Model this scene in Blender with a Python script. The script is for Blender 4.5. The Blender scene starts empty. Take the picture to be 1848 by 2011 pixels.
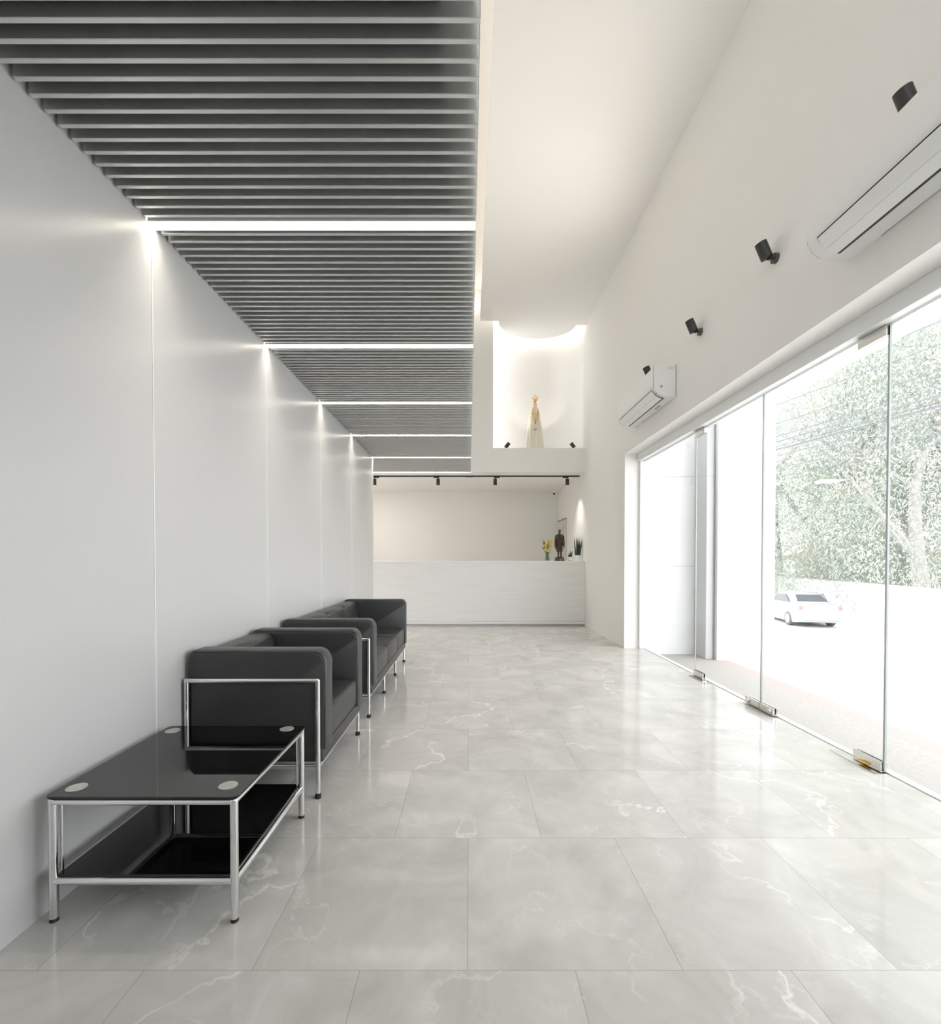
import bpy, bmesh, math, random
from mathutils import Vector, Matrix, Euler
random.seed(7)
SC = bpy.context.scene
COL = SC.collection
PI = math.pi

# ------------------------------------------------------------------ camera
F = 907.0; PX = 921.0; PY = 1110.0; TILT = 0.0146; EYE = 1.14
cd = bpy.data.cameras.new('camera'); cam = bpy.data.objects.new('camera', cd); COL.objects.link(cam)
cam.location = (0, 0, EYE); cam.rotation_euler = (PI/2 - TILT, 0, 0)
cd.sensor_fit = 'AUTO'; cd.sensor_width = 36.0; cd.lens = F/2011*36.0
cd.shift_x = (924.0-PX)/2011.0; cd.shift_y = (PY-1005.5)/2011.0
cd.clip_start = 0.02; cd.clip_end = 400
SC.camera = cam

# ------------------------------------------------------------------ world, exposure
SC.view_settings.view_transform = 'Standard'
SC.view_settings.look = 'None'
SC.view_settings.gamma = 1.0
SC.view_settings.exposure = 0.63
SC.view_settings.use_curve_mapping = False
try:
    SC.cycles.max_bounces = 14; SC.cycles.diffuse_bounces = 7; SC.cycles.glossy_bounces = 6
    SC.cycles.transparent_max_bounces = 24; SC.cycles.use_denoising = True
    SC.cycles.sample_clamp_indirect = 6.0
    SC.cycles.caustics_reflective = False; SC.cycles.caustics_refractive = False
except Exception:
    pass
W = bpy.data.worlds.new('sky'); SC.world = W; W.use_nodes = True
bg = W.node_tree.nodes['Background']; bg.inputs['Color'].default_value = (0.955, 0.975, 1.0, 1); bg.inputs['Strength'].default_value = 2.9

K_SLOT = 17.0     # linear ceiling lights
K_SPOT = 48.0     # watts of each track spot
K_UP = 21.0       # watts of each wall uplight
K_COVE = 0.55      # watts of each cove lamp over the niche
K_DOWN = 40.0

def light(kind, name, loc, power, rot=(0, 0, 0), color=(1, 0.95, 0.88), size=0.05, size_y=None, angle=40, blend=0.5):
    l = bpy.data.lights.new(name, kind); l.energy = power; l.color = color
    if kind == 'AREA':
        l.size = size
        if size_y: l.shape = 'RECTANGLE'; l.size_y = size_y
    else:
        l.shadow_soft_size = size
    if kind == 'SPOT': l.spot_size = math.radians(angle); l.spot_blend = blend
    o = bpy.data.objects.new(name, l); COL.objects.link(o); o.location = loc
    o.rotation_euler = rot
    return o
def aim(o, target):
    d = Vector(target) - Vector(o.location)
    o.rotation_euler = d.to_track_quat('-Z', 'Y').to_euler()

# ------------------------------------------------------------------ materials
def mat(name, color=(0.8, 0.8, 0.8), rough=0.5, metal=0.0, spec=0.5, noise=0.0, nscale=20, bump=0.0, bscale=60, emit=None, estr=0, coat=0):
    m = bpy.data.materials.new(name); m.use_nodes = True
    nt = m.node_tree; n = nt.nodes; L = nt.links; p = n['Principled BSDF']
    p.inputs['Base Color'].default_value = (*color, 1); p.inputs['Roughness'].default_value = rough
    p.inputs['Metallic'].default_value = metal; p.inputs['Specular IOR Level'].default_value = spec
    p.inputs['Coat Weight'].default_value = coat
    tc = n.new('ShaderNodeTexCoord')
    if noise > 0:
        t = n.new('ShaderNodeTexNoise'); t.inputs['Scale'].default_value = nscale; t.inputs['Detail'].default_value = 4
        L.new(tc.outputs['Object'], t.inputs['Vector'])
        r = n.new('ShaderNodeMapRange'); r.inputs['From Min'].default_value = 0.3; r.inputs['From Max'].default_value = 0.7
        r.inputs['To Min'].default_value = 1-noise; r.inputs['To Max'].default_value = 1+noise
        L.new(t.outputs['Fac'], r.inputs['Value'])
        mx = n.new('ShaderNodeVectorMath'); mx.operation = 'SCALE'; mx.inputs[0].default_value = color
        L.new(r.outputs['Result'], mx.inputs['Scale']); L.new(mx.outputs['Vector'], p.inputs['Base Color'])
    if bump > 0:
        t2 = n.new('ShaderNodeTexNoise'); t2.inputs['Scale'].default_value = bscale; t2.inputs['Detail'].default_value = 3
        L.new(tc.outputs['Object'], t2.inputs['Vector'])
        b = n.new('ShaderNodeBump'); b.inputs['Strength'].default_value = bump; b.inputs['Distance'].default_value = 0.002
        L.new(t2.outputs['Fac'], b.inputs['Height']); L.new(b.outputs['Normal'], p.inputs['Normal'])
    if emit:
        p.inputs['Emission Color'].default_value = (*emit, 1); p.inputs['Emission Strength'].default_value = estr
    return m

M = {}
M['paint'] = mat('white_wall_paint', (0.875, 0.862, 0.838), 0.6, spec=0.25, noise=0.006, nscale=1.5)
M['ceil'] = mat('white_ceiling_paint', (0.90, 0.885, 0.862), 0.75, spec=0.15, noise=0.006, nscale=1.2)
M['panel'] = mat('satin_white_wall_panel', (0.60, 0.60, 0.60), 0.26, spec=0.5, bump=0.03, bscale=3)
M['seam'] = mat('white_joint_strip', (0.92, 0.92, 0.90), 0.3)
M['slat'] = mat('grey_aluminium_slat', (0.73, 0.74, 0.735), 0.42, metal=0.84, spec=0.4, noise=0.02, nscale=3)
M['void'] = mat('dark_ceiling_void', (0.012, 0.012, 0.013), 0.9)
M['housing'] = mat('white_lamp_housing', (0.9, 0.9, 0.88), 0.4)
M['led'] = mat('linear_led_diffuser', (0.9, 0.9, 0.9), 0.5, emit=(1.0, 0.92, 0.80), estr=K_SLOT)
M['leather'] = mat('black_leather', (0.029, 0.030, 0.031), 0.37, spec=0.62, noise=0.08, nscale=9, bump=0.25, bscale=240)
M['piping'] = mat('black_leather_seam', (0.012, 0.012, 0.012), 0.5)
M['chrome'] = mat('polished_chrome', (0.80, 0.80, 0.81), 0.09, metal=1.0)
M['steel'] = mat('brushed_steel', (0.66, 0.65, 0.60), 0.42, metal=0.7, noise=0.12, nscale=40)
M['rubber'] = mat('black_rubber', (0.02, 0.02, 0.02), 0.55)
M['black_glass'] = mat('black_glass', (0.003, 0.003, 0.003), 0.02, spec=0.6)
M['black_metal'] = mat('matt_black_metal', (0.028, 0.028, 0.027), 0.5, noise=0.05, nscale=60)
M['dark_steel'] = mat('dark_anodised_metal', (0.11, 0.11, 0.10), 0.4, metal=0.4)
M['plastic'] = mat('white_plastic', (0.86, 0.865, 0.86), 0.32)
M['plastic_dark'] = mat('dark_slot_plastic', (0.03, 0.03, 0.03), 0.5)
M['grey_mark'] = mat('grey_printed_label', (0.33, 0.33, 0.33), 0.5)
M['line'] = mat('grey_panel_line', (0.45, 0.46, 0.46), 0.5)
M['satin'] = mat('satin_stainless', (0.70, 0.69, 0.66), 0.22, metal=1.0)
M['frame'] = mat('white_powder_coat', (0.84, 0.85, 0.85), 0.4)
M['ext_wall'] = mat('white_exterior_render', (0.86, 0.87, 0.88), 0.8, noise=0.01, nscale=2)
M['bronze'] = mat('dark_bronze', (0.085, 0.060, 0.042), 0.42, metal=0.55, noise=0.35, nscale=30)
M['bronze_base'] = mat('worn_bronze_plinth', (0.13, 0.095, 0.075), 0.5, metal=0.3, noise=0.3, nscale=50)
M['robe'] = mat('ivory_plaster', (0.86, 0.80, 0.68), 0.55, noise=0.02, nscale=20)
M['skin_paint'] = mat('painted_skin', (0.80, 0.60, 0.48), 0.5)
M['gold'] = mat('polished_gold', (0.90, 0.56, 0.14), 0.25, metal=0.75, noise=0.1, nscale=50)
M['red_gold'] = mat('red_gold_charm', (0.50, 0.10, 0.04), 0.4)
M['yellow'] = mat('yellow_petals', (0.90, 0.66, 0.06), 0.6, noise=0.2, nscale=60)
M['orange_c'] = mat('orange_flower_centre', (0.62, 0.26, 0.03), 0.6)
M['stem'] = mat('green_stem', (0.10, 0.17, 0.07), 0.5)
M['leaf'] = mat('dark_green_leaf', (0.030, 0.075, 0.045), 0.4, noise=0.35, nscale=30)
M['pot'] = mat('white_ceramic', (0.82, 0.83, 0.84), 0.3)
M['pot_base'] = mat('tan_saucer', (0.55, 0.42, 0.22), 0.6)
M['grey_panel'] = mat('grey_door_laminate', (0.66, 0.66, 0.62), 0.35, noise=0.05, nscale=3)
M['trunk'] = mat('pale_bark', (0.34, 0.33, 0.315), 0.9, noise=0.15, nscale=6)
M['wire'] = mat('grey_cable', (0.15, 0.16, 0.18), 0.6)
M['car_paint'] = mat('white_car_paint', (0.40, 0.405, 0.41), 0.3, coat=0.3)
M['car_glass'] = mat('tinted_car_glass', (0.10, 0.11, 0.12), 0.1)
M['tyre'] = mat('tyre_rubber', (0.12, 0.12, 0.12), 0.7)
M['alloy'] = mat('alloy_wheel', (0.55, 0.55, 0.56), 0.3, metal=0.5)
M['taillight'] = mat('red_tail_light', (0.40, 0.20, 0.19), 0.3)
M['roof_tile'] = mat('brown_roof_tile', (0.45, 0.36, 0.30), 0.8, noise=0.15, nscale=4)
M['house'] = mat('cream_house_render', (0.66, 0.64, 0.60), 0.8)
M['downpipe'] = mat('grey_painted_metal', (0.58, 0.59, 0.59), 0.5)
M['fence'] = mat('white_boundary_wall', (0.84, 0.84, 0.83), 0.8, noise=0.02, nscale=1)
M['coping'] = mat('grey_coping', (0.5, 0.48, 0.45), 0.8)

def leafmat(name, c1, c2):
    m = bpy.data.materials.new(name); m.use_nodes = True; nt = m.node_tree; n = nt.nodes; L = nt.links
    p = n['Principled BSDF']; p.inputs['Roughness'].default_value = 0.6
    tc = n.new('ShaderNodeTexCoord'); t = n.new('ShaderNodeTexNoise'); t.inputs['Scale'].default_value = 0.9; t.inputs['Detail'].default_value = 5
    L.new(tc.outputs['Object'], t.inputs['Vector'])
    r = n.new('ShaderNodeValToRGB'); r.color_ramp.elements[0].position = 0.38; r.color_ramp.elements[1].position = 0.62
    r.color_ramp.elements[0].color = (*c1, 1); r.color_ramp.elements[1].color = (*c2, 1)
    L.new(t.outputs['Fac'], r.inputs['Fac']); L.new(r.outputs['Color'], p.inputs['Base Color'])
    tr = n.new('ShaderNodeBsdfTranslucent'); L.new(r.outputs['Color'], tr.inputs['Color'])
    mx = n.new('ShaderNodeMixShader'); mx.inputs['Fac'].default_value = 0.35
    L.new(p.outputs[0], mx.inputs[1]); L.new(tr.outputs[0], mx.inputs[2]); L.new(mx.outputs[0], n['Material Output'].inputs['Surface'])
    return m
M['foliage'] = leafmat('hazed_green_foliage', (0.35, 0.40, 0.37), (0.54, 0.56, 0.48))  # both leaf colours are paled in place of haze and glare
M['foliage2'] = leafmat('pale_olive_foliage', (0.38, 0.43, 0.39), (0.58, 0.585, 0.52))

def glass(name, tint=(0.982, 0.985, 0.985)):
    m = bpy.data.materials.new(name); m.use_nodes = True; nt = m.node_tree; n = nt.nodes; L = nt.links
    n.remove(n['Principled BSDF'])
    t = n.new('ShaderNodeBsdfTransparent'); t.inputs['Color'].default_value = (*tint, 1)
    g = n.new('ShaderNodeBsdfGlossy'); g.inputs['Roughness'].default_value = 0.0
    f = n.new('ShaderNodeFresnel'); f.inputs['IOR'].default_value = 1.35
    ge = n.new('ShaderNodeNewGeometry'); k = n.new('ShaderNodeMath'); k.operation = 'SUBTRACT'; k.inputs[0].default_value = 1.0; L.new(ge.outputs['Backfacing'], k.inputs[1])
    k2 = n.new('ShaderNodeMath'); k2.operation = 'MULTIPLY'; L.new(f.outputs[0], k2.inputs[0]); L.new(k.outputs[0], k2.inputs[1])
    mx = n.new('ShaderNodeMixShader'); L.new(k2.outputs[0], mx.inputs['Fac']); L.new(t.outputs[0], mx.inputs[1]); L.new(g.outputs[0], mx.inputs[2])
    L.new(mx.outputs[0], n['Material Output'].inputs['Surface'])
    return m
M['glass'] = glass('clear_glass')
M['vase_glass'] = glass('pale_vase_glass', (0.80, 0.88, 0.84))
M['glass_edge'] = mat('green_grey_glass_edge', (0.42, 0.46, 0.45), 0.2)

def math_node(n, L, op, a, b=None, clamp=False):
    x = n.new('ShaderNodeMath'); x.operation = op; x.use_clamp = clamp
    for i, v in enumerate((a, b)):
        if v is None: continue
        if isinstance(v, (int, float)): x.inputs[i].default_value = v
        else: L.new(v, x.inputs[i])
    return x.outputs[0]

def floor_material():
    m = bpy.data.materials.new('polished_grey_marble_tiles'); m.use_nodes = True
    nt = m.node_tree; n = nt.nodes; L = nt.links; p = n['Principled BSDF']
    tc = n.new('ShaderNodeTexCoord'); sx = n.new('ShaderNodeSeparateXYZ'); L.new(tc.outputs['Object'], sx.inputs[0])
    T = 0.597; R = 0.6045
    ry = math_node(n, L, 'DIVIDE', math_node(n, L, 'SUBTRACT', sx.outputs['Y'], 1.262), R)
    row = math_node(n, L, 'FLOOR', ry)
    par = math_node(n, L, 'MULTIPLY', math_node(n, L, 'FLOORED_MODULO', row, 2.0), 0.5)
    rx = math_node(n, L, 'ADD', math_node(n, L, 'DIVIDE', math_node(n, L, 'ADD', sx.outputs['X'], 0.004), T), par)
    colm = math_node(n, L, 'FLOOR', rx)
    fx = math_node(n, L, 'FRACT', rx); fy = math_node(n, L, 'FRACT', ry)
    dx = math_node(n, L, 'MINIMUM', fx, math_node(n, L, 'SUBTRACT', 1.0, fx))
    dy = math_node(n, L, 'MINIMUM', fy, math_node(n, L, 'SUBTRACT', 1.0, fy))
    d = math_node(n, L, 'MINIMUM', dx, dy)
    joint = math_node(n, L, 'LESS_THAN', d, 0.0016)
    # a different piece of stone in each tile
    cell = n.new('ShaderNodeCombineXYZ'); L.new(colm, cell.inputs[0]); L.new(row, cell.inputs[1])
    wn = n.new('ShaderNodeTexWhiteNoise'); L.new(cell.outputs[0], wn.inputs['Vector'])
    sc = n.new('ShaderNodeVectorMath'); sc.operation = 'SCALE'; sc.inputs['Scale'].default_value = 9.0; L.new(wn.outputs['Color'], sc.inputs[0])
    add = n.new('ShaderNodeVectorMath'); add.operation = 'ADD'; L.new(tc.outputs['Object'], add.inputs[0]); L.new(sc.outputs[0], add.inputs[1])
    def noise(scale, detail, dist, vec=add.outputs[0], rough=0.5):
        t = n.new('ShaderNodeTexNoise'); t.inputs['Scale'].default_value = scale; t.inputs['Detail'].default_value = detail
        t.inputs['Distortion'].default_value = dist; t.inputs['Roughness'].default_value = rough; L.new(vec, t.inputs['Vector']); return t.outputs['Fac']
    def vein(scale, width, dist, mscale):
        v = noise(scale, 7, dist, rough=0.56)
        a = math_node(n, L, 'ABSOLUTE', math_node(n, L, 'SUBTRACT', v, 0.5))
        r = n.new('ShaderNodeMapRange'); r.inputs['From Min'].default_value = 0; r.inputs['From Max'].default_value = width
        r.inputs['To Min'].default_value = 1; r.inputs['To Max'].default_value = 0; L.new(a, r.inputs['Value'])
        k = n.new('ShaderNodeMapRange'); k.inputs['From Min'].default_value = 0.46; k.inputs['From Max'].default_value = 0.60; L.new(noise(mscale, 2, 0), k.inputs['Value'])
        return math_node(n, L, 'MULTIPLY', r.outputs[0], k.outputs[0], clamp=True)
    v1 = vein(0.85, 0.0065, 0.15, 1.6); v2 = vein(2.0, 0.007, 0.3, 2.6)
    cloud = n.new('ShaderNodeValToRGB'); cloud.color_ramp.elements[0].position = 0.3; cloud.color_ramp.elements[1].position = 0.72
    cloud.color_ramp.elements[0].color = (0.52, 0.51, 0.48, 1); cloud.color_ramp.elements[1].color = (0.70, 0.685, 0.655, 1)
    L.new(noise(3.2, 9, 0.8, rough=0.62), cloud.inputs['Fac'])
    def mix(fac, a, b):
        x = n.new('ShaderNodeMix'); x.data_type = 'RGBA'
        if isinstance(fac, float): x.inputs[0].default_value = fac
        else: L.new(fac, x.inputs[0])
        for i, v in ((6, a), (7, b)):
            if isinstance(v, tuple): x.inputs[i].default_value = v
            else: L.new(v, x.inputs[i])
        return x.outputs[2]
    c = mix(math_node(n, L, 'MULTIPLY', v2, 0.35), cloud.outputs[0], (0.84, 0.83, 0.79, 1))
    c = mix(math_node(n, L, 'MULTIPLY', v1, 0.85), c, (0.88, 0.86, 0.81, 1))
    c = mix(math_node(n, L, 'MULTIPLY', joint, 0.6), c, (0.20, 0.19, 0.17, 1))
    L.new(c, p.inputs['Base Color'])
    p.inputs['Roughness'].default_value = 0.10; p.inputs['Specular IOR Level'].default_value = 0.30
    b = n.new('ShaderNodeBump'); b.inputs['Strength'].default_value = 0.06; b.inputs['Distance'].default_value = 0.004
    L.new(noise(1.6, 1, 0, vec=tc.outputs['Object']), b.inputs['Height']); L.new(b.outputs['Normal'], p.inputs['Normal'])
    return m
M['floor'] = floor_material()

def counter_material():
    m = bpy.data.materials.new('white_grained_laminate'); m.use_nodes = True
    nt = m.node_tree; n = nt.nodes; L = nt.links; p = n['Principled BSDF']
    tc = n.new('ShaderNodeTexCoord'); mp = n.new('ShaderNodeMapping'); mp.inputs['Scale'].default_value = (0.8, 0.8, 28)
    L.new(tc.outputs['Object'], mp.inputs[0]); t = n.new('ShaderNodeTexNoise'); t.inputs['Scale'].default_value = 2.2; t.inputs['Detail'].default_value = 6
    L.new(mp.outputs[0], t.inputs['Vector']); r = n.new('ShaderNodeValToRGB')
    r.color_ramp.elements[0].position = 0.38; r.color_ramp.elements[0].color = (0.80, 0.80, 0.79, 1)
    r.color_ramp.elements[1].position = 0.55; r.color_ramp.elements[1].color = (0.84, 0.84, 0.83, 1)
    L.new(t.outputs['Fac'], r.inputs['Fac']); L.new(r.outputs[0], p.inputs['Base Color']); p.inputs['Roughness'].default_value = 0.4
    return m
M['counter'] = counter_material()

def concrete(name, a, b, scale):
    m = mat(name, a, 0.85); n = m.node_tree.nodes; L = m.node_tree.links
    tc = n.new('ShaderNodeTexCoord'); t = n.new('ShaderNodeTexNoise'); t.inputs['Scale'].default_value = scale; t.inputs['Detail'].default_value = 8
    L.new(tc.outputs['Object'], t.inputs['Vector']); r = n.new('ShaderNodeValToRGB')
    r.color_ramp.elements[0].color = (*a, 1); r.color_ramp.elements[1].color = (*b, 1); r.color_ramp.elements[0].position = 0.35; r.color_ramp.elements[1].position = 0.65
    L.new(t.outputs['Fac'], r.inputs['Fac']); L.new(r.outputs[0], n['Principled BSDF'].inputs['Base Color']); return m
M['terrace'] = concrete('beige_pebble_paving', (0.42, 0.40, 0.375), (0.47, 0.45, 0.425), 30)
M['red_band'] = concrete('faded_red_paving', (0.46, 0.385, 0.365), (0.49, 0.42, 0.40), 30)
M['street'] = concrete('pale_concrete_street', (0.72, 0.71, 0.68), (0.80, 0.79, 0.76), 0.8)

# ------------------------------------------------------------------ mesh helpers
class B:
    def __init__(s): s.bm = bmesh.new()
    def _mv(s, vs, mtx): bmesh.ops.transform(s.bm, matrix=mtx, verts=vs)
    def box(s, a, b, bev=0.0, seg=2, rot=None, pivot=None):
        c = [(a[i]+b[i])/2 for i in range(3)]; d = [abs(b[i]-a[i]) for i in range(3)]
        r = bmesh.ops.create_cube(s.bm, size=1.0); vs = r['verts']
        s._mv(vs, Matrix.Translation(c) @ Matrix.Diagonal((*d, 1)))
        if bev > 0:
            es = list({e for v in vs for e in v.link_edges})
            g = bmesh.ops.bevel(s.bm, geom=es, offset=min(bev, min(d)*0.49), segments=seg, profile=0.5, affect='EDGES')
            vs = list({v for f in g['faces'] for v in f.verts} | {v for v in vs if v.is_valid})
        if rot is not None:
            pv = Vector(pivot or c)
            s._mv(vs, Matrix.Translation(pv) @ rot.to_matrix().to_4x4() @ Matrix.Translation(-pv))
        return s
    def cyl(s, p0, p1, r, r2=None, n=16, cap=True):
        p0 = Vector(p0); p1 = Vector(p1); d = p1-p0
        q = d.to_track_quat('Z', 'Y').to_matrix().to_4x4()
        bmesh.ops.create_cone(s.bm, cap_ends=cap, segments=n, radius1=r, radius2=r if r2 is None else r2, depth=d.length,
                              matrix=Matrix.Translation((p0+p1)/2) @ q)
        return s
    def sph(s, c, r, sc=(1, 1, 1), u=14, v=10):
        bmesh.ops.create_uvsphere(s.bm, u_segments=u, v_segments=v, radius=r, matrix=Matrix.Translation(c) @ Matrix.Diagonal((*sc, 1)))
        return s
    def rings(s, rings, cap=True, closed=False):
        vs = [[s.bm.verts.new(p) for p in r] for r in rings]; n = len(vs[0])
        m = len(vs)
        for i in range(m if closed else m-1):
            a = vs[i]; b = vs[(i+1) % m]
            for j in range(n):
                s.bm.faces.new((a[j], a[(j+1) % n], b[(j+1) % n], b[j]))
        if cap and not closed:
            s.bm.faces.new(list(reversed(vs[0]))); s.bm.faces.new(vs[-1])
        return s
    def tube(s, pts, r, n=8, radii=None, closed=False):
        pts = [Vector(p) for p in pts]; rs = []
        up = Vector((0.0, 0.0, 1.0)); m = len(pts)
        for i, p in enumerate(pts):
            if closed: t = pts[(i+1) % m]-pts[i-1]
            else: t = pts[min(i+1, m-1)]-pts[max(i-1, 0)]
            t.normalize()
            if abs(t.dot(up)) > 0.98: up = Vector((0.0, 1.0, 0.0)) if abs(t.y) < 0.9 else Vector((1.0, 0.0, 0.0))
            x = t.cross(up).normalized(); y = t.cross(x).normalized(); up = -y if (-y).dot(up) > 0 else y
            rr = radii[i] if radii else r
            rs.append([p + x*math.cos(2*PI*k/n)*rr + up*math.sin(2*PI*k/n)*rr for k in range(n)])
        return s.rings(rs, closed=closed)
    def lathe(s, prof, c=(0, 0, 0), n=24, axis='Z'):
        rs = []
        for r, z in prof:
            ring = []
            for k in range(n):
                a = 2*PI*k/n; x, y = r*math.cos(a), r*math.sin(a)
                ring.append(Vector(c) + (Vector((x, y, z)) if axis == 'Z' else Vector((z, x, y))))
            rs.append(ring)
        return s.rings(rs)
    def prism(s, poly, lo, hi, axis='Z'):
        # poly in the two remaining axes: Z -> (x,y); Y -> (x,z); X -> (y,z)
        def P(q, t):
            return {'Z': (q[0], q[1], t), 'Y': (q[0], t, q[1]), 'X': (t, q[0], q[1])}[axis]
        return s.rings([[P(q, lo) for q in poly], [P(q, hi) for q in poly]])
    def quad(s, pts):
        s.bm.faces.new([s.bm.verts.new(p) for p in pts]); return s
    def obj(s, name, m, parent=None, angle=35, kind=None, loc=None, double=False):
        bmesh.ops.remove_doubles(s.bm, verts=s.bm.verts, dist=1e-6)
        if not double: bmesh.ops.recalc_face_normals(s.bm, faces=s.bm.faces)
        me = bpy.data.meshes.new(name); s.bm.to_mesh(me); s.bm.free()
        me.materials.append(m if not isinstance(m, str) else M[m])
        me.polygons.foreach_set('use_smooth', [True]*len(me.polygons))
        me.set_sharp_from_angle(angle=math.radians(angle))
        o = bpy.data.objects.new(name, me); COL.objects.link(o)
        if parent: o.parent = parent
        if kind: o['kind'] = kind
        if loc: o.location = loc
        return o
def thing(name, label, cat, loc=(0, 0, 0), rz=0, group=None):
    o = bpy.data.objects.new(name, None); COL.objects.link(o); o.empty_display_size = 0.1
    o.location = loc; o.rotation_euler = (0, 0, rz); o['label'] = label; o['category'] = cat
    if group: o['group'] = group
    return o
def tag(o, label, cat, group=None):
    o['label'] = label; o['category'] = cat
    if group: o['group'] = group
    return o
def struct(name, b, m, parent=None, **k):
    o = b.obj(name, m, parent, kind=None if parent else 'structure', **k); return o
def dup(root, loc, rz=None, label=None):
    r = root.copy(); COL.objects.link(r); r.location = loc
    if rz is not None: r.rotation_euler = (0, 0, rz)
    if label: r['label'] = label
    def rec(src, dst):
        for ch in src.children:
            c = ch.copy(); COL.objects.link(c); c.parent = dst; rec(ch, c)
    rec(root, r)
    return r
def arc(cx, cy, r, a0, a1, n, ry=None):
    ry = r if ry is None else ry
    return [(cx+r*math.cos(math.radians(a0+(a1-a0)*i/n)), cy+ry*math.sin(math.radians(a0+(a1-a0)*i/n))) for i in range(n+1)]

# ------------------------------------------------------------------ room shell
XL = -1.362; XR = 1.97; SL = 2.565; CEIL = 5.05; ROOF = 5.65
YB = -2.6          # wall behind the camera
YW = 6.56          # end of the panelled wall
YF = 7.82          # face of the niche wall and the counter
YO = 10.16         # back wall of the reception
LOW = 2.60         # reception ceiling

struct('floor', B().box((-4.2, YB, -0.12), (2.22, YO+0.1, 0.0)), 'floor')
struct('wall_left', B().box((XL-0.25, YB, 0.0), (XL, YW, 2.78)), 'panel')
for i, y in enumerate((2.0-1.13, 2.0, 3.12, 4.26, 5.37)):
    struct('trim_%d' % (i+1), B().box((XL-0.002, y-0.0022, 0.0), (XL+0.0025, y+0.0022, SL-0.002)), 'seam')
struct('trim_6', B().box((XL-0.02, YW, 0.0), (XL+0.004, YW+0.008, SL)), 'seam')
struct('wall_reception_left', B().box((-2.85, YW+0.3, 0), (-2.7, YO, 2.78)), 'paint')
struct('wall_return', B().box((-2.85, YW-0.1, 0), (XL-0.25, YW, 2.78)), 'paint')
struct('wall_back', B().box((-2.85, YO, 0), (2.2, YO+0.1, LOW+0.1)), 'paint')
wf = B(); wf.box((-1.62, YB-0.1, 0), (2.3, YB, 2.75)); wf.box((-1.62, YB-0.1, 2.75), (0.1, YB, ROOF)); wf.box((1.9, YB-0.1, 2.75), (2.3, YB, ROOF)); wf.box((0.1, YB-0.1, 4.95), (1.9, YB, ROOF))
struct('wall_front', wf, 'paint')
struct('added_fill_window', B().box((0.1, YB-0.06, 2.75), (1.9, YB-0.05, 4.95)), 'glass')  # added opening behind the camera, brings fill daylight to the upper room
# right wall with the glazed opening
OT = 2.463; OY0 = 0.35; OY1 = 5.85
rw = B()
rw.box((XR, OY1, -0.1), (XR+0.24, YO+0.1, ROOF)); rw.box((XR, YB, -0.1), (XR+0.24, OY0, ROOF)); rw.box((XR, OY0, OT), (XR+0.24, OY1, ROOF))
struct('wall_right', rw, 'paint')
# wall over the reception with the statue niche
NX0 = 0.408; NZ = 3.004; NB = 8.50
nw = B()
nw.box((-1.6, YF, LOW+0.06), (NX0, YF+0.25, ROOF)); nw.box((NX0, YF, LOW+0.06), (XR, NB+0.1, NZ))
struct('wall_niche', nw, 'paint')
pr = [(NX0-0.2, NB), (1.45, NB)] + arc(1.45, NB-0.52, 0.52, 90, 0, 10) + [(XR, YF+0.02), (XR+0.06, YF+0.02), (XR+0.06, NB+0.1), (NX0-0.2, NB+0.1)]
struct('wall_niche_back', B().prism(pr, NZ-0.05, ROOF), 'ceil')
struct('wall_upper_left', B().box((-0.08, YB, SL+0.068), (0.015, YF, ROOF)), 'paint')
# high ceiling plate with a round apron over the niche
CX0 = 0.182; YE1 = 7.66; YE2 = 7.80
poly = [(CX0, YB), (CX0, YE1), (0.492, YE1)]
cx, rx = 1.143, 0.651
for i in range(1, 24):
    a = PI - PI*i/24; poly.append((cx+rx*math.cos(a), YE1 + (YE2-YE1)*i/24 + 0.545*math.sin(a)))
poly += [(1.794, YE2), (XR, YE2), (XR, YB)]
struct('ceiling', B().prism(poly, CEIL, CEIL+0.06), 'ceil')
struct('ceiling_upper', B().box((-1.6, YB-0.1, ROOF), (2.3, NB+0.2, ROOF+0.1)), 'ceil')
l = light('AREA', 'added_void_fill', (1.05, 3.6, CEIL+.14), 14, rot=(PI, 0, 0), size=1.0, size_y=7.0)  # added fill lamp, unseen above the plate, brightens the gap and void
struct('ceiling_reception', B().prism([(-2.85, YF), (2.2, YF), (2.2, YO+0.1), (-2.85, YO+0.1)], LOW, LOW+0.06), 'paint')
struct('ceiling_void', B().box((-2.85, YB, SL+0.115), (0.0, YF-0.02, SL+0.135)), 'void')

# ------------------------------------------------------------------ slatted ceiling and its linear lights
LY = [0.87, 2.0, 3.125, 4.26, 5.375, 6.55, 7.665]
where = ['nearest and widest of them', 'between the first and second light strips', 'between the second and third light strips',
         'between the third and fourth light strips', 'between the fourth and fifth light strips', 'farthest, above the reception end']
def slat_mesh(x0, x1):
    b = B(); h = 0.066; t = 0.0145
    # folded channel: a rounded bottom edge, a thin lip on top
    b.box((x0, -t/2, 0), (x1, t/2, h), 0.0015, 1)
    b.box((x0, -t/2-0.003, h-0.004), (x1, t/2+0.003, h))
    b.box((x0-0.0008, -t/2-0.0008, 0.001), (x0, t/2+0.0008, h)); b.box((x1, -t/2-0.0008, 0.0005), (x1+0.0008, t/2+0.0008, h))
    return b
SX0 = XL+0.012; SX1 = 0.030
proto = slat_mesh(SX0, SX1).obj('slat', 'slat'); protoL = slat_mesh(-2.6, SX1).obj('slat', 'slat')
used = set()
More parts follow.
